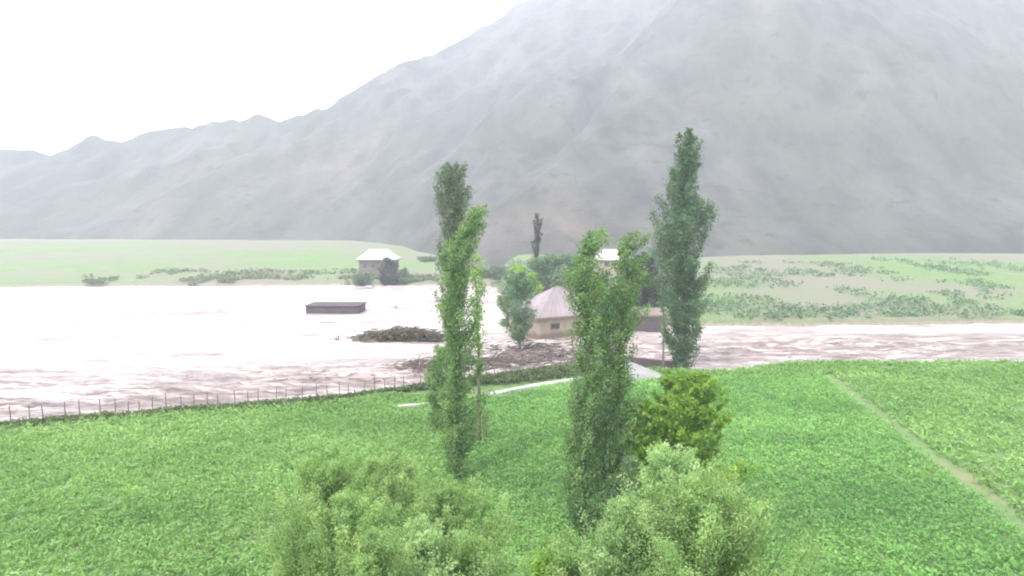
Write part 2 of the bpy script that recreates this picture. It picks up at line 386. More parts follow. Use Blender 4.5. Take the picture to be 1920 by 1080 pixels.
def tree(name, label, cat, base, H, prof, mat, n_br, lpb, leaf, seed, lean=None, wind=(.0, 0), group=None, up=1.5,
         start=.05, trunk_r=.14, aspect=1.0, spread=.24, trunk_pts=None, tipbright=.5, gap=0.0, cl=.5, brr=1.0, bark='bark', extra=None):
    """prof(h) -> crown radius at relative height h; lean(h) -> (dx, dy) of the trunk axis"""
    r = np.random.default_rng(seed); rr = random.Random(seed)
    lean = lean or (lambda h: (0.0, 0.0))
    root = empty(name, base, label, cat, group)
    ax = lambda h: Vector((lean(h)[0], lean(h)[1], h * H))
    tb = MB(); nseg = 12
    tb.tube([ax(i / nseg * .97) - Vector((0, 0, .3 if i == 0 else 0)) for i in range(nseg + 1)], [trunk_r * (1 - .9 * i / nseg) * (1.35 if i == 0 else 1) for i in range(nseg + 1)], 8)
    P_, O_, T_ = [], [], []
    n_br = int(n_br * cl); lpb = lpb / cl
    for b in range(n_br):
        h0 = start + (1 - start) * ((b + rr.random()) / n_br) ** .92
        if rr.random() < gap: continue
        R = prof(h0) * (rr.uniform(.35, 1.0) if rr.random() < .72 else rr.uniform(1.0, 1.32))
        if R < .05: continue
        az = rr.uniform(0, 2 * math.pi)
        rise = R * up * rr.uniform(.7, 1.3)
        h1 = max(0, h0 - rise / H * .6)
        p0 = ax(h1); p2 = ax(min(h0 + rise / H * .4, 1.0)) + Vector((math.cos(az) * R + wind[0] * R * (1 + 3 * max(0, h0 - .6)), math.sin(az) * R + wind[1] * R, 0))
        if h0 + rise / H * .4 > 1: p2.z += rr.uniform(-.4, .15)
        p1 = p0.lerp(p2, .55) + Vector((math.cos(az), math.sin(az), -.5)) * R * .18
        rb = (.012 + .02 * R) * brr
        tb.tube([p0, p1, p2], [rb, rb * .7, rb * .25], 3)
        n = int(lpb * (R ** 1.1) * rr.uniform(.6, 1.3)) + 12
        s = 1 - r.uniform(0, 1, n) ** 1.25 * .92
        pts = ((1 - s) ** 2)[:, None] * np.array(p0) + (2 * s * (1 - s))[:, None] * np.array(p1) + (s ** 2)[:, None] * np.array(p2)
        pts = pts + r.normal(size=(n, 3)) * (spread * (.6 + .55 * R) * (1.1 - .65 * s))[:, None] * np.array([1, 1, .75])
        tt0 = rr.uniform(.0, .5) if rr.random() < .8 else rr.uniform(.4, .75)
        P_.append(pts); O_.append(np.tile(np.array([math.cos(az), math.sin(az), .2]), (n, 1)))
        T_.append(np.clip(tt0 + r.uniform(0, .45, n) + .12 * (s > .75), 0, 1))
    pts = np.concatenate(P_); outv = np.concatenate(O_); tn = np.concatenate(T_)
    if extra is not None: pts = extra(pts)
    v, f, tv = leaves(pts, leaf, seed + 1, aspect, outv, .6, .3, tn)
    tk = tb.build('trunk', M[bark], root, True)
    cr = obj('crown', mesh_np('crown', v, f, 4, [M[mat]], False, tv), root)
    return root

def column_prof(R, shape=((0, .1), (.1, .6), (.3, 1), (.7, .9), (.9, .6), (1, .15)), wob=.35, seed=1):
    hs = [s[0] for s in shape]; rs = [s[1] for s in shape]
    def f(h):
        return R * float(np.interp(h, hs, rs)) * (1 + wob * float(fbm(np.array(h * 7.0), np.array(seed * 3.7), seed, 2)))
    return f
def outline(base, rows, depth=1.0, seed=1, wob=.22):
    d = base[1]; hs = []; cs = []; rs = []
    top = P(rows[0][1], rows[0][0], d)[2]; H = top - base[2]
    for y, xl, xr in sorted(rows, key=lambda q: -q[0]):
        a_, b_ = P(xl, y, d), P(xr, y, d)
        hs.append((a_[2] - base[2]) / H); cs.append((a_[0] + b_[0]) / 2 - base[0]); rs.append((b_[0] - a_[0]) / 2 * 1.12)
    hs = [0] + hs; cs = [0] + cs; rs = [rs[0] * .6] + rs
    lean = lambda h: (float(np.interp(h, hs, cs)), 0.0)
    prof = lambda h: float(np.interp(h, hs, rs)) * (1 + wob * float(fbm(np.array(h * 9.0), np.array(seed * 3.7), seed, 2)))
    return H, lean, prof
def otree(name, label, cat, base, rows, mat, n_br, lpb, leaf, seed, **kw):
    H, lean, prof = outline(base, rows, 1, seed)
    return tree(name, label, cat, base, H, prof, mat, n_br, lpb, leaf, seed, lean, kw.pop('wind', (.15, 0)), **kw)
def place_px(px, base_y, z=0.0):
    x, y, _ = G(px, base_y, z); return (x, y, gz(x, y))
def height_to(px, top_y, base):
    return P(px, top_y, base[1])[2] - base[2]

PG = 'poplars standing in the field and along the bank'
# front left poplar with bent tip
b = place_px(861, 903)
otree('poplar_tree', 'full green poplar with its tip bent right, left of the crop field', 'poplar', b,
      [(388, 892, 912), (404, 870, 910), (424, 850, 904), (446, 838, 894), (470, 827, 880), (500, 827, 878), (530, 824, 878), (560, 814, 890), (590, 822, 892), (612, 830, 884), (628, 842, 882),
       (660, 834, 886), (700, 832, 892), (735, 828, 892), (765, 816, 894), (800, 822, 900), (850, 822, 888), (895, 840, 876)],
      'poplar', 300, 100, .115, 11, group=PG, up=1.7, start=.02, trunk_r=.17, gap=.05)
# slim stem to its right
b2 = place_px(899, 836)
otree('poplar_tree', 'slim poplar with long bare lower stem and yellow green top, beside the full poplar', 'poplar', b2,
      [(478, 886, 896), (505, 876, 904), (540, 878, 908), (580, 882, 908), (620, 884, 906), (650, 890, 905), (700, 894, 902), (836, 896, 902)],
      'lime', 120, 60, .11, 12, group=PG, up=1.4, start=.4, trunk_r=.15, gap=.1)
bs = (b2[0] + .5, b2[1] + .6, b2[2])
otree('young_poplar', 'sparse grey green sapling at the foot of the slim bare stemmed poplar', 'sapling', bs,
      [(765, 905, 915), (800, 898, 925), (850, 900, 922)], 'roughgrass', 26, 30, .1, 112, group=None, start=.05, trunk_r=.03)
# shorter light bushy one at the left
b3 = place_px(826, 806)
otree('young_poplar', 'short bushy young tree left of the bent poplar by the river bank', 'tree', b3,
      [(646, 818, 838), (665, 806, 846), (690, 800, 850), (720, 793, 848), (750, 798, 852), (790, 806, 850)],
      'poplar', 130, 90, .12, 13, group=None, up=1.1, start=.05, trunk_r=.09)
# tall dark grey-green column behind
b4 = place_px(846, 738, -.2)
otree('poplar_tree', 'tall grey green columnar poplar rising behind the bent poplar', 'poplar', b4,
      [(306, 842, 866), (325, 832, 872), (350, 824, 876), (400, 821, 878), (450, 822, 876), (520, 826, 872), (620, 832, 864), (730, 838, 856)],
      'poplar_back', 330, 80, .16, 14, group=PG, up=2.4, start=.05, trunk_r=.2, wind=(.05, 0))
# right pair and the stems among them
b5 = place_px(1092, 1008)
otree('poplar_tree', 'leafy poplar at the right edge of the crop field, left one of the bent pair', 'poplar', b5,
      [(431, 1108, 1127), (443, 1084, 1126), (458, 1072, 1120), (473, 1082, 1112), (490, 1064, 1118), (512, 1055, 1120), (540, 1052, 1124), (570, 1058, 1130), (600, 1068, 1136),
       (640, 1076, 1138), (680, 1066, 1138), (720, 1058, 1136), (800, 1054, 1136), (870, 1054, 1132), (940, 1060, 1128), (1000, 1074, 1112)],
      'poplar', 330, 105, .1, 15, group=PG, up=1.5, start=.02, trunk_r=.15, gap=.06, wind=(.25, 0))
b6 = place_px(1158, 985)
otree('poplar_tree', 'leafy poplar with bent tip and bare brown lower stem, right one of the pair', 'poplar', b6,
      [(432, 1180, 1196), (446, 1160, 1192), (462, 1150, 1184), (482, 1148, 1202), (505, 1148, 1210), (530, 1142, 1212), (560, 1142, 1200), (600, 1142, 1194), (640, 1138, 1184),
       (690, 1134, 1186), (740, 1132, 1192), (790, 1136, 1190), (850, 1142, 1174), (920, 1146, 1168), (980, 1150, 1166)],
      'poplar', 270, 98, .1, 16, group=PG, up=1.5, start=.05, trunk_r=.15, gap=.1, wind=(.25, 0))
b7 = place_px(1128, 968)
otree('poplar_tree', 'lower multi stemmed poplar filling the gap between the bent pair', 'poplar', b7,
      [(512, 1126, 1142), (545, 1112, 1158), (600, 1106, 1164), (680, 1100, 1170), (760, 1094, 1178), (850, 1088, 1176), (930, 1092, 1166)],
      'poplar_teal', 220, 95, .1, 17, group=PG, up=1.4, start=.05, trunk_r=.1, gap=.05)
for q, (px, by, ty, lb) in enumerate(((1143, 945, 640, 'bare brown pole like stem between the leafy pair, left one'), (1155, 930, 690, 'bare brown pole like stem between the leafy pair, right one'))):
    bb = place_px(px, by); bb = (bb[0], bb[1] - 1.6, bb[2])
    otree('young_poplar', lb, 'young tree', bb, [(ty, px - 4, px + 4), (ty + 60, px - 9, px + 9), (by, px - 3, px + 3)], 'poplar', 26, 30, .11, 170 + q, group=None, start=.5, trunk_r=.07)
# right edge giant
b8 = place_px(1275, 690, -.1)
otree('poplar_tree', 'tallest dark blue green poplar at the far right, cut by the picture edge', 'poplar', b8,
      [(240, 1284, 1296), (275, 1270, 1306), (325, 1262, 1314), (348, 1246, 1318), (372, 1242, 1318), (400, 1250, 1314), (425, 1236, 1318), (480, 1236, 1320), (540, 1242, 1320),
       (600, 1250, 1316), (650, 1254, 1308), (685, 1262, 1296)],
      'poplar_big', 480, 66, .18, 18, group=PG, up=1.6, start=.03, trunk_r=.28, gap=.03, wind=(0, 0))
b9 = place_px(1243, 694, -.1)
otree('poplar_tree', 'thin stemmed poplar with bare trunk just left of the tallest poplar', 'poplar', b9,
      [(405, 1236, 1242), (430, 1230, 1246), (470, 1231, 1246), (520, 1234, 1248), (580, 1238, 1250), (620, 1241, 1248), (690, 1241, 1245)],
      'poplar_teal', 90, 40, .16, 19, group=PG, up=1.5, start=.25, trunk_r=.13, gap=.2, wind=(0, 0))
# far dark one above the roofs
x, y, z = G(1003, 540, 1.2); b10 = (x, y, gz(x, y)); H10 = height_to(1007, 400, b10)
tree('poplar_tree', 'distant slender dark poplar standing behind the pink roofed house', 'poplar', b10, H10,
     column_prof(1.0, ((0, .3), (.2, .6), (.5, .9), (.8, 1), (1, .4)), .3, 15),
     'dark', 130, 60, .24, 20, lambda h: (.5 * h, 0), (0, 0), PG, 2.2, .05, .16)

# tree standing in the flood
def round_prof(R, seed=1, low=.2):
    return column_prof(R, ((0, .05), (low, .5), (low + .2, .9), (.65, 1), (.85, .75), (1, .25)), .35, seed)
x, y, z = G(974, 657, -1.0); bt = (x, y, -1.1)
otree('broadleaf_tree', 'small grey green tree standing alone in the flood before the pink roofed house', 'tree', bt,
      [(508, 962, 980), (530, 950, 992), (560, 945, 998), (590, 940, 1003), (612, 940, 1002), (630, 950, 994), (642, 966, 984), (657, 971, 978)],
      'poplar_teal', 150, 44, .19, 31, group=None, up=.7, start=.14, trunk_r=.17, gap=.1, wind=(0, 0))
HG = 'trees round the houses beyond the flood'
def far_tree(px, base_y, top_y, d, R, mat, seed, label, n=110, lpb=26, leaf=.34, cat='tree', low=.1, group=HG):
    r_ = P(px, base_y, d); b = (r_[0], d, gz(r_[0], d))
    return tree('broadleaf_tree', label, cat, b, height_to(px, top_y, b), round_prof(R, seed, low), mat, n, lpb, leaf, seed,
                None, (0, 0), group, .7, .05, .2, spread=.3)
far_tree(975, 560, 498, 112, 3.3, 'lime', 32, 'bright green bushy tree left of the pink roofed house', 130, 30, .3)
far_tree(957, 575, 520, 106, 2.1, 'poplar_teal', 33, 'blue green bush at the water edge left of the pink roofed house', 90, 30, .28, low=.02)
far_tree(1020, 545, 484, 128, 4.0, 'poplar_teal', 34, 'hazy green tree behind the roof of the pink roofed house', 130, 30, .32)
far_tree(1052, 548, 478, 150, 4.2, 'poplar_teal', 35, 'pale hazy tree between the slender dark poplar and the leafy pair', 120, 28, .36)
far_tree(932, 530, 500, 186, 3.2, 'poplar_back', 36, 'grey green scrub tree on the far bank right of the bent poplar', 80, 22, .4, low=.02)
far_tree(912, 530, 508, 190, 2.4, 'dark', 37, 'low dark bush on the far bank just right of the bent poplar', 60, 20, .4, low=.02)
far_tree(728, 528, 483, 184, 2.7, 'dark', 38, 'dark rounded tree in front of the white roofed farmhouse', 100, 30, .36, low=.02)
far_tree(683, 540, 512, 181, 2.9, 'poplar_back', 39, 'low spreading bush at the water edge before the farmhouse corner', 80, 24, .36, low=.02)
far_tree(758, 528, 503, 186, 1.3, 'poplar_back', 40, 'small upright bush right of the white roofed farmhouse', 50, 24, .34, low=.02)
far_tree(770, 536, 522, 184.5, 2.4, 'poplar_back', 141, 'low dark bush on the bank edge right of the farmhouse', 60, 22, .34, low=.02)
far_tree(650, 534, 519, 190, 3.0, 'poplar_back', 142, 'low hazy bush on the bank left of the white roofed farmhouse', 60, 22, .36, low=.02)
far_tree(800, 500, 482, 236, 2.8, 'poplar_back', 143, 'hazy bush on the green slope at the mountain foot', 60, 22, .42, low=.02)
# large dark tree at the right with its straight right side
def dk(px, base_y, top_y, d, R, seed, label, mat='dark'):
    r_ = P(px, base_y, d); b = (r_[0], d, gz(r_[0], d))
    tree('broadleaf_tree', label, 'tree', b, height_to(px, top_y, b),
         column_prof(R, ((0, .7), (.1, 1), (.35, .92), (.6, .68), (.8, .42), (1, .1)), .12, seed), mat, 200, 46, .3, seed, None, (0, 0), HG, .8, .02, .25)
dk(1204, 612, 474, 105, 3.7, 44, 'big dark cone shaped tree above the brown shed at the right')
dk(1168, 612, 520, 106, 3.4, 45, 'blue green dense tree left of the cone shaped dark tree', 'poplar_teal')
far_tree(1088, 560, 500, 118, 3.4, 'poplar_back', 46, 'dense tree glimpsed through the leafy pair over the house roof', 100, 28, .32)
far_tree(1232, 500, 462, 170, 3.4, 'poplar_teal', 47, 'pale far tree right of the upper white roofed house', 90, 24, .38)

# bushes of the foreground slope
def bush(name, label, x, y, H, R, mat, seed, n=230, leaf=.09, lpb=260, aspect=2.2, cat='bush', group='bushes on the slope below the camera', up=1.5, low=.55, z=None):
    b = (x, y, gz(x, y) - .1 if z is None else z)
    return tree(name, label, cat, b, H, column_prof(R, ((0, low), (.2, .85), (.45, 1), (.7, .8), (.86, .55), (.95, .4), (1, .3)), .5, seed),
                mat, n, lpb * 1.35, leaf * .41 if mat != 'lime' else leaf * .8, seed, None, (.05, 0), group, up, .02, .07, aspect=aspect, spread=.13, cl=.85, brr=.42)
def bush_px(px, top_y, d, R, mat, seed, label, **kw):
    p = P(px, top_y, d); H = p[2] - gz(p[0], d) + .1
    return bush('willow_bush', label, p[0], d, H, R, mat, seed, **kw)
bush_px(1262, 845, 13.0, 1.5, 'willow_pale', 51, 'pale feathery willow bush in the bottom right corner', n=300, leaf=.075)
bush_px(1180, 935, 12.2, 1.15, 'willow_pale', 52, 'pale willow bush left of the bottom right one, lower', n=240, leaf=.07)
bush_px(1072, 1015, 12.5, .8, 'willow', 53, 'low olive bush at the bottom, below the leafy poplar pair', n=150, leaf=.07)
bush_px(1330, 905, 11.5, 1.3, 'willow', 54, 'darker willow bush outermost at the bottom right', n=230, leaf=.07)
bush_px(1020, 1050, 12.0, .55, 'lime', 55, 'small bright green shrub at the bottom middle', n=90, leaf=.06, aspect=1.4)
bush_px(838, 905, 17.5, 1.35, 'willow', 56, 'yellowish willow bush below the bent poplar', n=250, leaf=.09)
bush_px(790, 985, 14.0, 1.2, 'willow_pale', 57, 'yellow green willow bush at the bottom, left of the crop field', n=240, leaf=.08)
bush_px(730, 860, 19.5, 1.7, 'willow', 58, 'broad olive green bush in the left foreground', n=280, leaf=.1)
bush_px(660, 930, 15.5, 1.3, 'willow', 59, 'darker bush with deep gaps at the bottom left corner', n=230, leaf=.08)
bush_px(700, 1000, 12.5, 1.0, 'willow', 60, 'light willow bush at the bottom left, in front of the darker one', n=220, leaf=.07)
bush_px(880, 1010, 14.5, .8, 'willow', 61, 'small willow bush at the lower left edge of the crop field', n=170, leaf=.075)
bush_px(610, 850, 18, 1.6, 'willow', 62, 'olive bush at the left edge of the picture', n=230, leaf=.095)
# fresh green fruit trees at the right
for px, ty, d, R, sd, lb in ((1262, 703, 33, 1.45, 63, 'fresh green round tree below the grey shed roof at the right'),
                             (1212, 752, 31, 1.1, 64, 'lower yellow green tree left of the fresh green round one'),
                             (1305, 700, 31, 2.0, 65, 'fresh green tree behind the pale willow, at the right edge')):
    p = P(px, ty, d)
    bush('fruit_tree', lb, p[0], d, p[2] - gz(p[0], d) + .1, R, 'lime', sd, n=240, leaf=.15, lpb=70, aspect=1.2, cat='tree', group='fresh green trees at the right', up=.6)
p = P(1180, 850, 28); bush('fruit_tree', 'small blue green shrub at the foot of the right leafy poplar', p[0], 28, p[2] - gz(p[0], 28), 1.0, 'poplar_teal', 66, n=120, leaf=.12, lpb=60, aspect=1.2, group=None)

# ------------------------------------------------------------------ crop field, meadow, slope growth
def scatter(n, x0, x1, y0, y1, seed): 
    r = np.random.default_rng(seed); return r.uniform(x0, x1, n), r.uniform(y0, y1, n), r
def plant_mass(name, x, y, r, per, leaf, hgt, rad, mat, label, cat, seed, aspect=1.3, upw=1.2, zoff=0.0):
    n = len(x); z = ground_z(x, y)
    hh = hgt * r.uniform(.6, 1.25, n)
    px_ = np.repeat(x, per) + r.normal(size=n * per) * rad
    py_ = np.repeat(y, per) + r.normal(size=n * per) * rad
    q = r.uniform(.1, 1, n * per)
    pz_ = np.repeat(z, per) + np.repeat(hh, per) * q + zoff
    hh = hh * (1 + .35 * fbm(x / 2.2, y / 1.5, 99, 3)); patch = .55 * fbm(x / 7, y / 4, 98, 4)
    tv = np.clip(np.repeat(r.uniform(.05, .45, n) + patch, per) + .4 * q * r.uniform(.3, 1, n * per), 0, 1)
    v, f, tt_ = leaves(np.stack([px_, py_, pz_], -1), leaf, seed, aspect, None, 0, upw, tv)
    o = obj(name, mesh_np(name, v, f, 4, [M[mat]], False, tt_)); return tag(o, label, cat, kind='stuff')
# crop rows, right of a line through the field
def crop_left(y): return np.interp(y, [22, 30, 40, 52, 60], [-2.2, -2.6, -3.5, -3.2, -2.5])
rows = np.arange(21, 62.5, .58); cxl = []; cyl = []
r = np.random.default_rng(81)
for ry in rows:
    xx = np.arange(-4, 46, .36); xx = xx + r.normal(size=len(xx)) * .07
    yy = ry + .30 * xx + r.normal(size=len(xx)) * .08
    cxl.append(xx); cyl.append(yy)
for ry in np.arange(8, 21, .58):
    xx = np.arange(-4, 46, .36); xx = xx + r.normal(size=len(xx)) * .07
    cxl.append(xx); cyl.append(ry + .30 * xx + r.normal(size=len(xx)) * .08)
cx_ = np.concatenate(cxl); cy_ = np.concatenate(cyl)
lim = np.interp(cx_, [-4, -2.4, 5.2, 12, 46], [56, 55.2, 60.8, 63, 66])
k = (cx_ > crop_left(cy_)) & (cx_ < 19 + .2 * cy_) & (cy_ > 22.5) & (cy_ < lim)
cx_, cy_ = cx_[k], cy_[k]
plant_mass('crop_plants', cx_, cy_, r, 24, .135, .5, .17, 'crop', 'rows of bright green leafy crop plants filling the field', 'crop', 82, 1.3, 1.0)
x, y, r = scatter(15000, 20, 66, 23, 71, 283)
k = (x > 20.2 + .2 * y) & (y < near_bank(x) - .7); x, y = x[k], y[k]
plant_mass('meadow_grass', x, y, r, 7, .15, .4, .16, 'meadow', 'light green grass beyond the right edge of the crop field', 'grass', 284, 2.2, .5)
# meadow at the left
x, y, r = scatter(26000, -55, 1.5, 23, 56, 83)
k = (x < crop_left(y) + .3) & (y < near_bank(x) - .6); x, y = x[k], y[k]
plant_mass('meadow_grass', x, y, r, 9, .11, .34, .16, 'meadow', 'light green meadow grass left of the crop field', 'grass', 84, 2.2, .5)
x, y, r = scatter(5200, 7, 40, 58, 73, 183)
k = (y < near_bank(x) - .8) & (y > np.interp(x, [5, 12, 46], [61.2, 63.4, 66.4])); x, y = x[k], y[k]
plant_mass('margin_grass', x, y, r, 10, .15, .45, .16, 'meadow', 'green grass on the field margin round the grey roofed shed', 'grass', 184, 2.0, .5)
# growth on the slope below the camera
x, y, r = scatter(15000, -22, 22, 4.5, 24, 85)
k = np.abs(x) < 4 + .95 * y; x, y = x[k], y[k]
plant_mass('slope_undergrowth', x, y, r, 14, .07, .6, .18, 'willow', 'mixed weeds covering the slope under the bushes', 'undergrowth', 86, 2.2, .5)
# rough dark grass on the bank strip
r = np.random.default_rng(87); x = r.uniform(-60, 11, 8500); y = near_bank(x) - r.uniform(.1, 3.0, 8500) * np.interp(x, [-60, -12, 0], [.35, .4, 1])
plant_mass('bank_grass', x, y, r, 6, .16, .5, .14, 'roughgrass', 'rough dark grass on the bank strip behind the pale path', 'grass', 88, 2.4, .4)
r = np.random.default_rng(189); u = r.normal(size=420) * .33; x = -15.2 + u * 9; y = 91.2 + r.normal(size=420) * .8
n = len(x); per = 9; q = np.stack([np.repeat(x, per) + r.normal(size=n * per) * .2, np.repeat(y, per) + r.normal(size=n * per) * .2, -.75 + np.repeat(np.clip(1.5 - abs(u) * 1.3, .1, 2) * r.uniform(.2, 1, n), per) + r.normal(size=n * per) * .12], -1)
v, f, tt_ = leaves(q, .3, 190, 1.6, None, 0, .3)
tag(obj('washed_up_brush', mesh_np('washed_up_brush', v, f, 4, [M['brush']], False, tt_)), 'olive brown brush and weed lying over the mud bank in the flood', 'brush', kind='stuff')
# far bank scrub
r = np.random.default_rng(89); x = r.uniform(-130, -3, 2600); y = far_bank(x) + r.uniform(0, 1, 2600) ** 2 * 26 + .8
k = fbm(x / 9, y / 7, 77, 3) > .02; x, y = x[k], y[k]
plant_mass('far_bank_scrub', x, y, r, 6, .5, 1.0, .5, 'roughgrass', 'hazy low scrub along the far bank of the flood', 'scrub', 90, 1.6, .4)
r = np.random.default_rng(91); x = r.uniform(-4, 150, 5000); y = far_bank(x) + r.uniform(0, 1, 5000) ** 1.3 * 95 + 1
k = ~((x > 12) & (x < 26) & (y < 107)); x, y = x[k], y[k]
k = fbm(x / 12, y / 12, 78, 3) > np.interp(x, [0, 20, 60], [-.3, 0, .12]); x, y = x[k], y[k]
plant_mass('yard_scrub', x, y, r, 7, .42, .9, .5, 'poplar_teal', 'green scrub round the houses on the right bank', 'scrub', 92, 1.4, .4)

# pale path between crop and bank grass: a curved strip
def strip(name, pts, wid, mat, dz=.06):
    v = []; f = []
    for i, (x, y) in enumerate(pts):
        a = Vector(pts[max(i - 1, 0)]); b_ = Vector(pts[min(i + 1, len(pts) - 1)]); tdir = (b_ - a).normalized()
        nx, ny = -tdir.y, tdir.x
        w_ = wid * (1 + .25 * math.sin(i * 1.7))
        for s, zz in ((-.5, -.25), (-.5, dz), (.5, dz), (.5, -.25)):
            xx, yy = x + nx * w_ * s, y + ny * w_ * s
            v.append((xx, yy, max(gz(xx, yy), gz(x, y)) + zz))
    for i in range(len(pts) - 1):
        for k_ in range(3): f.append((i * 4 + k_, i * 4 + k_ + 1, (i + 1) * 4 + k_ + 1, (i + 1) * 4 + k_))
    me = bpy.data.meshes.new(name); me.from_pydata(v, [], [q[::-1] for q in f]); me.materials.append(mat); me.update()
    return tag(obj(name, me), kind='structure')
pp = [G(px, py)[:2] for px, py in ((905, 747), (925, 743), (945, 739), (970, 734), (1000, 728), (1030, 723), (1062, 718), (1100, 713), (1140, 709))]
strip('path', pp, .75, M['concrete'], .3)
pp = [G(px, py)[:2] for px, py in ((746, 767), (765, 765.5), (785, 764), (805, 761))]
strip('footpath', pp, .45, M['concrete'], .3)

# ------------------------------------------------------------------ fence along the bank
fr = empty('bank_fence', (-15, float(near_bank(-15)) - .9, 0), 'thin post and wire fence along the near river bank', 'fence')
rr = random.Random(4); post_me = {}
base = Vector(fr.location); tops = []
x = -46.0
while x < 7.5:
    y = float(near_bank(x)) - .9; z = gz(x, y); h = rr.uniform(1.35, 1.75)
    mb = MB(); tl = rr.uniform(-.06, .06)
    mb.tube([(0, 0, -.3), (tl * .4, 0, h * .5), (tl, tl * .5, h)], [.05, .045, .035], 6)
    p = mb.build('post', M['timber'], fr); p.location = Vector((x, y, z)) - base
    tops.append(Vector((x, y, z)) - base); x += rr.uniform(.7, 1.4)
for hh in (.45, .85, 1.2):
    mb = MB(); mb.tube([q + Vector((0, .045, hh)) for q in tops], [.012] * len(tops), 4); mb.build('wire', M['timber'], fr)

# ------------------------------------------------------------------ buildings
def hip_house(name, label, cat, corner, rz, L, W, h, rh, wall, roof, over=.5, ridge=.45, windows=(), group=None, gable=False, th=.12):
    """corner = nearest ground corner, L along local x, W along local y (away)"""
    root = empty(name, corner, label, cat, group, rz)
    for c_, d_ in (((L / 2, 0, h / 2 - .5), (L, .3, h + 1)), ((L / 2, W, h / 2 - .5), (L, .3, h + 1))):
        w_ = MB(); w_.box(c_, d_); w_.build('wall', M[wall], root)
    for xx in (0.155, L - .155):
        w2 = MB(); w2.box((xx, W / 2, h / 2 - .5), (.31, W - .304, h + .996)); w2.build('wall', M[wall], root)
    a = [(-over, -over, h), (L + over, -over, h), (L + over, W + over, h), (-over, W + over, h)]
    if gable: r0, r1 = (-over, W / 2, h + rh), (L + over, W / 2, h + rh)
    else:
        k_ = (1 - ridge) / 2 * L; r0, r1 = (k_, W / 2, h + rh), (L - k_, W / 2, h + rh)
    rf = MB(); up = (0, 0, th)
    for poly in ([a[0], a[1], r1, r0], [a[2], a[3], r0, r1]) + (() if gable else ([a[1], a[2], r1], [a[3], a[0], r0])):
        rf.prism([Vector(q) + Vector((0, 0, .02)) for q in poly], up)
    # raised seams down the front and back slopes
    n = max(4, int(L / .9))
    for i in range(1, n):
        f_ = i / n
        for s0, s1 in ((0, 1), (3, 2)):
            e = Vector(a[s0]).lerp(Vector(a[s1]), f_); tt_ = Vector(r0).lerp(Vector(r1), f_)
            rf.tube([e + Vector((0, 0, th + .03)), tt_ + Vector((0, 0, th + .03))], [.035, .035], 4)
    ro = rf.build('roof', M[roof], root)
    rc = MB(); rc.tube([Vector(r0) + Vector((0, 0, th)), Vector(r1) + Vector((0, 0, th))], [.11, .11], 6)
    if not gable:
        for q, e in ((r0, a[0]), (r0, a[3]), (r1, a[1]), (r1, a[2])):
            rc.tube([Vector(q) + Vector((0, 0, th)), Vector(e) + Vector((0, 0, th))], [.08, .08], 6)
    rc.build('ridge_cap', M[roof], ro)
    for i in range(4):
        fa = MB()
        p0, p1 = Vector(a[i]), Vector(a[(i + 1) % 4])
        mid = (p0 + p1) / 2; d = (p1 - p0); an = math.atan2(d.y, d.x)
        if gable and i in (1, 3): continue
        fa.box(mid + Vector((0, 0, -.06)), (d.length - .06, .06, .2), an); fa.build('fascia', M['timber'], ro)
    for side, u, zc, ww, wh in windows:         # side 0 front (y=0), 1 left (x=0)
        fm = MB(); gm = MB()
        if side == 0:
            c_ = Vector((u, -.17, zc)); gm.box(c_, (ww, .06, wh))
            for dx, dz_, sx2, sz2 in ((-ww / 2, 0, .1, wh + .2), (ww / 2, 0, .1, wh + .2), (0, wh / 2, ww - .1, .1), (0, -wh / 2, ww - .1, .1), (0, 0, .06, wh - .1)):
                fm.box(c_ + Vector((dx, -.03, dz_)), (sx2, .1, sz2))
        else:
            c_ = Vector((-.02, u, zc)); gm.box(c_, (.06, ww, wh))
            for dy, dz_, sy2, sz2 in ((-ww / 2, 0, .1, wh + .2), (ww / 2, 0, .1, wh + .2), (0, wh / 2, ww - .1, .1), (0, -wh / 2, ww - .1, .1)):
                fm.box(c_ + Vector((-.03, dy, dz_)), (.1, sy2, sz2))
        wo = fm.build('window', M['timber'], root); gm.build('pane', M['glass'], wo)
    return root

# flooded house with pinkish hip roof
c0 = G(1011, 638, -1.0); c1 = G(1075, 634.5, -1.0)
rz = math.atan2(c1[1] - c0[1], c1[0] - c0[0])
hip_house('flooded_house', 'beige walled house with pinkish hip roof standing in the flood', 'house', (c0[0], c0[1], -1.0), rz + .2,
          12.0, 9.0, 3.2, 3.8, 'plaster', 'roof_pink', .5, .1, ((0, 2.6, 1.9, 1.5, .8), (0, 6.4, 1.9, 1.3, .8), (1, 5.4, 1.9, .9, .9)))
# farmhouse on the far bank
c0 = P(674, 527, 192)
hip_house('farmhouse', 'farmhouse with white hip roof on the far bank at the left', 'house', (c0[0], 192, gz(c0[0], 192) - .2), .02,
          10.6, 8.0, 5.4, 2.9, 'plaster_dark', 'roof_white', .75, .55, ((0, 4.2, 3.6, 1.1, 1.2), (0, 1.8, 3.6, 1.1, 1.2)))
# upper house at the right on the slope
c0 = P(1122, 512, 160)
hip_house('hillside_house', 'small pale house with white roof seen between the two bent poplar tips', 'house', (c0[0], 160, gz(c0[0], 160) - .4), .0,
          6.4, 6.0, 160 * (512 - 488) / 1197 + (P(1122, 512, 160)[2] - gz(c0[0], 160)) + .4, 2.5, 'plaster', 'roof_white', .5, .5, ((0, 2.0, 3.4, .9, .9),))
# brown shed under the dark cone shaped tree
c0 = G(1180, 621, -.9)
hip_house('brown_shed', 'dark brown shed under the cone shaped tree at the right', 'shed', (c0[0], c0[1], -.95), .0,
          4.9, 3.2, 2.5, .9, 'purple_wall', 'timber', .25, .5, (), gable=True)

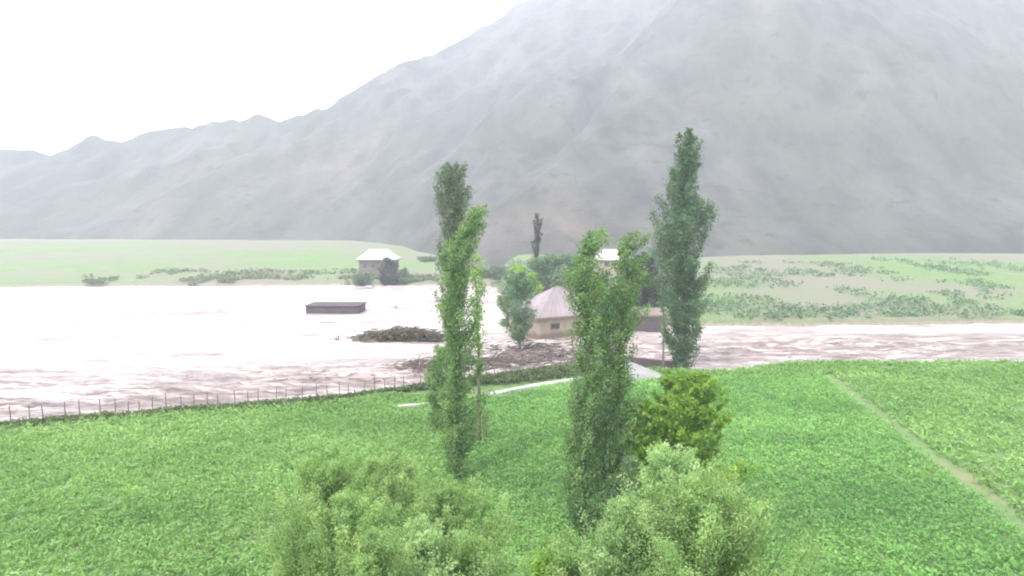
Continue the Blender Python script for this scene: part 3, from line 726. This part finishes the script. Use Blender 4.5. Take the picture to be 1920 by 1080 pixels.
# grey shed roof near the bank at the right: steep-pitched sheets over a dark open shed
ap = P(1168, 676, 66); e1 = P(1246, 708, 62.5); e0 = P(1150, 726, 60.5); bk = P(1246, 690, 68)
root = empty('bank_shed', (e0[0], e0[1], gz(e0[0], e0[1])), 'low shed with pale grey sheet roof beside the leafy pair', 'shed')
ob = Vector(root.location)
L0 = Vector(e0) - ob; L1 = Vector(e1) - ob; A0 = Vector(ap) - ob
slope_dir = (A0 - L0)
rf = MB(); rf.prism([L0, L1, L1.lerp(A0, .12) + Vector((0, .4, .1)), A0 + Vector((.3, 0, 0)), A0 + Vector((-2.6, .2, 0)), L0 + Vector((-2.0, -.3, 0))], (0, 0, .09))
rf.build('roof', M['roof_grey'], root)
pm = MB()
for q in (L0 + Vector((.15, .3, 0)), L0.lerp(L1, .5) + Vector((0, .3, 0)), L1 + Vector((-.3, .2, 0)), L0 + Vector((-1.9, .2, 0))):
    p = MB(); p.tube([(q.x, q.y, -.3), (q.x, q.y, q.z - .03)], [.09, .08], 6); p.build('post', M['timber'], root)
w_ = MB(); q = A0 + Vector((-1, -.4, 0)); w_.box((q.x + .6, q.y, (q.z - .2) / 2), (3.6, .2, max(.5, q.z - .3))); w_.build('wall', M['purple_wall'], root)
# long dark wall behind it
p0 = P(1163, 668, 72); p1 = P(1250, 678, 69)
root = empty('boundary_wall', (p0[0], 72, -.9), 'dark wet boundary wall behind the grey shed roof at the right', 'wall')
a0 = Vector((0, 0, 0)); a1 = Vector((p1[0] - p0[0] + 1.2, -3.2, 0)); d = a1 - a0
seg = 5
for i in range(seg):
    c_ = a0 + d * ((i + .5) / seg); ztop = (p0[2] + (p1[2] - p0[2]) * (i + .5) / seg) + .9
    w_ = MB(); w_.box((c_.x, c_.y, ztop / 2 - .3), (d.length / seg - .03, .35, ztop + .6), math.atan2(d.y, d.x)); w_.build('panel', M['purple_wall'], root)
for i in range(seg + 1):
    c_ = a0 + d * (i / seg); w_ = MB(); w_.box((c_.x, c_.y, (p0[2] + .9) / 2 - .3), (.3, .45, p0[2] + .9 + .5), math.atan2(d.y, d.x)); w_.build('pillar', M['purple_wall'], root)
# flat block drowned at the left
c0 = G(672, 588, -1.0)
root = empty('drowned_building', (c0[0], c0[1], -1.0), 'dark flat roofed building sunk in the flood at the left edge', 'building')
w_ = MB(); w_.box((-5, 3, .4), (10, 6, 2.0)); w_.build('wall', M['purple_wall'], root)
w_ = MB(); w_.box((-5, 3, 1.48), (10.5, 6.5, .15)); w_.build('roof', M['purple_wall'], root)

# ------------------------------------------------------------------ debris
def log(p, L, r_, rz, tilt, mat='driftwood', name='driftwood_log', label=None, cat='log', group='driftwood caught in the flood', branches=2, seed=0):
    rn = random.Random(seed); root = empty(name, p, label, cat, group, rz)
    mb = MB(); pts = []; n = 6
    for i in range(n + 1):
        s = i / n; pts.append(((s - .5) * L, rn.uniform(-.06, .06) * L * .4, (s - .5) * L * math.tan(tilt) + rn.uniform(-.03, .05) * L * .3))
    mb.tube(pts, [r_ * (1.1 - .6 * i / n) for i in range(n + 1)], 8)
    mb.build('stem', M[mat], root, True)
    for k_ in range(branches):
        q = Vector(pts[2 + k_ % 4]); d = Vector((rn.uniform(.2, .8), rn.uniform(-.7, .7), rn.uniform(.2, .8))) * L * .28
        b_ = MB(); b_.tube([q, q + d * .6 + Vector((0, 0, .05)), q + d], [r_ * .45, r_ * .3, r_ * .12], 5); b_.build('branch', M[mat], root, True)
    return root
logs = [((787, 690), 5.2, .17, 1.15, .16, 'wood_pale', 'pale stripped trunk slanting out of the debris left of the bent poplar'),
        ((775, 683), 4.2, .2, .9, .1, 'driftwood', 'dark driftwood trunk just left of the pale stripped one'),
        ((800, 700), 3.6, .15, 1.6, .2, 'driftwood', 'short dark driftwood trunk at the foot of the pale stripped one'),
        ((925, 677), 4.6, .34, .15, .05, 'driftwood', 'thick dark log in the flood right of the slim poplar'),
        ((938, 684), 2.8, .3, -.5, .05, 'driftwood', 'dark stump end lying against the thick dark log'),
        ((913, 693), 2.6, .15, .5, .05, 'driftwood', 'small dark log nearest the bank right of the slim poplar'),
        ((1012, 677), 3.6, .2, .25, .04, 'driftwood', 'dark log on the mud below the flooded house'),
        ((1003, 652), 3.4, .15, .4, .04, 'driftwood', 'thin log on the mud just under the flooded house wall'),
        ((1040, 668), 2.8, .18, .1, .04, 'driftwood', 'short log on the mud beside the leafy poplar pair'),
        ((1050, 686), 3.0, .24, .3, .06, 'driftwood', 'dark log heaped near the right end of the bank fence'),
        ((745, 633), 3.6, .34, .08, .06, 'driftwood', 'dark log in the middle of the olive mud bank'),
        ((812, 637), 3.0, .28, -.2, .05, 'driftwood', 'dark stump at the right tip of the olive mud bank')]
for i, ((px, py), L, r_, rz, tl, mt, lb) in enumerate(logs):
    q = G(px, py, -.75); log((q[0], q[1], -.75 if i != 10 else -.45), L, r_, rz, tl, mt, label=lb, seed=i, branches=2 + i % 3)
# twig and plank litter, uncountable
def litter(name, label, cx, cy, lx, ly, n, seed, z=-.72, mat='driftwood', s=1.0):
    rn = random.Random(seed); mb = MB()
    for _ in range(n):
        u, v = rn.gauss(0, .4), rn.gauss(0, .4)
        p = Vector((cx + u * lx, cy + v * ly, z + rn.uniform(-.05, .28))); a_ = rn.gauss(.25, .5); L = rn.uniform(.3, 1.5) * s
        d = Vector((math.cos(a_), math.sin(a_), rn.uniform(-.2, .35))) * L
        k_ = rn.uniform(.02, .075) * s
        mb.tube([p - d / 2, p + Vector((rn.uniform(-.1, .1), rn.uniform(-.1, .1), 0)), p + d / 2], [k_, k_, k_ * .5], 4)
    return tag(mb.build(name, M[mat]), label, 'debris', kind='stuff')
q = G(800, 690, -1); litter('flood_debris', 'tangle of sticks round the pale stripped trunk left of the bent poplar', q[0], q[1], 4, 3.6, 260, 1)
q = G(720, 712, -1); litter('flood_debris', 'loose sticks in the muddy rapids at the left near the fence', q[0], q[1], 16, 3.5, 60, 2, -.9, s=.7)
q = G(930, 683, -1); litter('flood_debris', 'heap of dark sticks round the thick dark log', q[0], q[1], 5, 3, 260, 3)
q = G(1015, 668, -1); litter('flood_debris', 'scattered sticks and planks on the mud below the flooded house', q[0], q[1], 9, 12, 420, 4, -.7)
q = G(750, 630, -1); litter('flood_debris', 'sticks and brush lying along the olive mud bank', q[0], q[1], 9, 2.4, 170, 5, -.35)
q = G(820, 633, -1); litter('flood_debris', 'dark brush at the right tip of the olive mud bank', q[0], q[1], 3, 1.6, 120, 6, -.8)
# boulders in the rapids
def stone_mesh(seed):
    import bmesh
    bm = bmesh.new(); bmesh.ops.create_icosphere(bm, subdivisions=2, radius=1)
    r_ = random.Random(seed); ph = [r_.uniform(0, 6) for _ in range(6)]
    for v in bm.verts:
        n = v.co.normalized(); k_ = 1 + .16 * math.sin(n.x * 3 + ph[0]) + .14 * math.sin(n.y * 4 + ph[1]) + .1 * math.sin(n.z * 5 + n.x * 4 + ph[2])
        v.co = Vector((n.x, n.y * .8, n.z * .6)) * k_
    me = bpy.data.meshes.new('boulder'); bm.to_mesh(me); bm.free(); me.materials.append(M['stone']); return me
sm = [stone_mesh(i) for i in range(3)]
bl = [((690, 705), .5, 'small boulder in the rapids at the far left'), ((735, 578), 1.0, 'dark boulder making a wave in the far flood left of the bent poplar'),
      ((965, 688), .55, 'boulder at the water edge below the flood bound small tree'), ((990, 694), .4, 'smaller boulder right of that at the water edge by the fence'),
      ((1050, 650), .55, 'boulder on the mud against the right end of the flooded house'), ((690, 540), 1.1, 'grey boulder at the far water edge below the farmhouse')]
for i, ((px, py), s_, lb) in enumerate(bl):
    q = G(px, py, -.95); o = obj('boulder', sm[i % 3], None, (q[0], q[1], -.85)); o.scale = (s_ * 1.3, s_, s_); o.rotation_euler[2] = i * 1.3
    tag(o, lb, 'boulder', 'boulders in the flood')

# ------------------------------------------------------------------ haze
def haze_box(x0, x1, y0, y1, z0, z1, dens):
    mb = MB(); mb.box(((x0 + x1) / 2, (y0 + y1) / 2, (z0 + z1) / 2), (x1 - x0, y1 - y0, z1 - z0))
    m, t = new_mat('haze_air'); pv = nd(t, "ShaderNodeVolumePrincipled")
    pv.inputs['Color'].default_value = (.865, .9, .99, 1); pv.inputs['Density'].default_value = dens; pv.inputs['Anisotropy'].default_value = .1
    o_ = nd(t, "ShaderNodeOutputMaterial"); t.links.new(pv.outputs[0], o_.inputs['Volume'])
    return tag(mb.build('haze', m), 'pale mist filling the valley and veiling the mountain', 'haze', kind='stuff')
haze_box(-1450, 1450, -300, 1430, -3.8, 600, .00068)
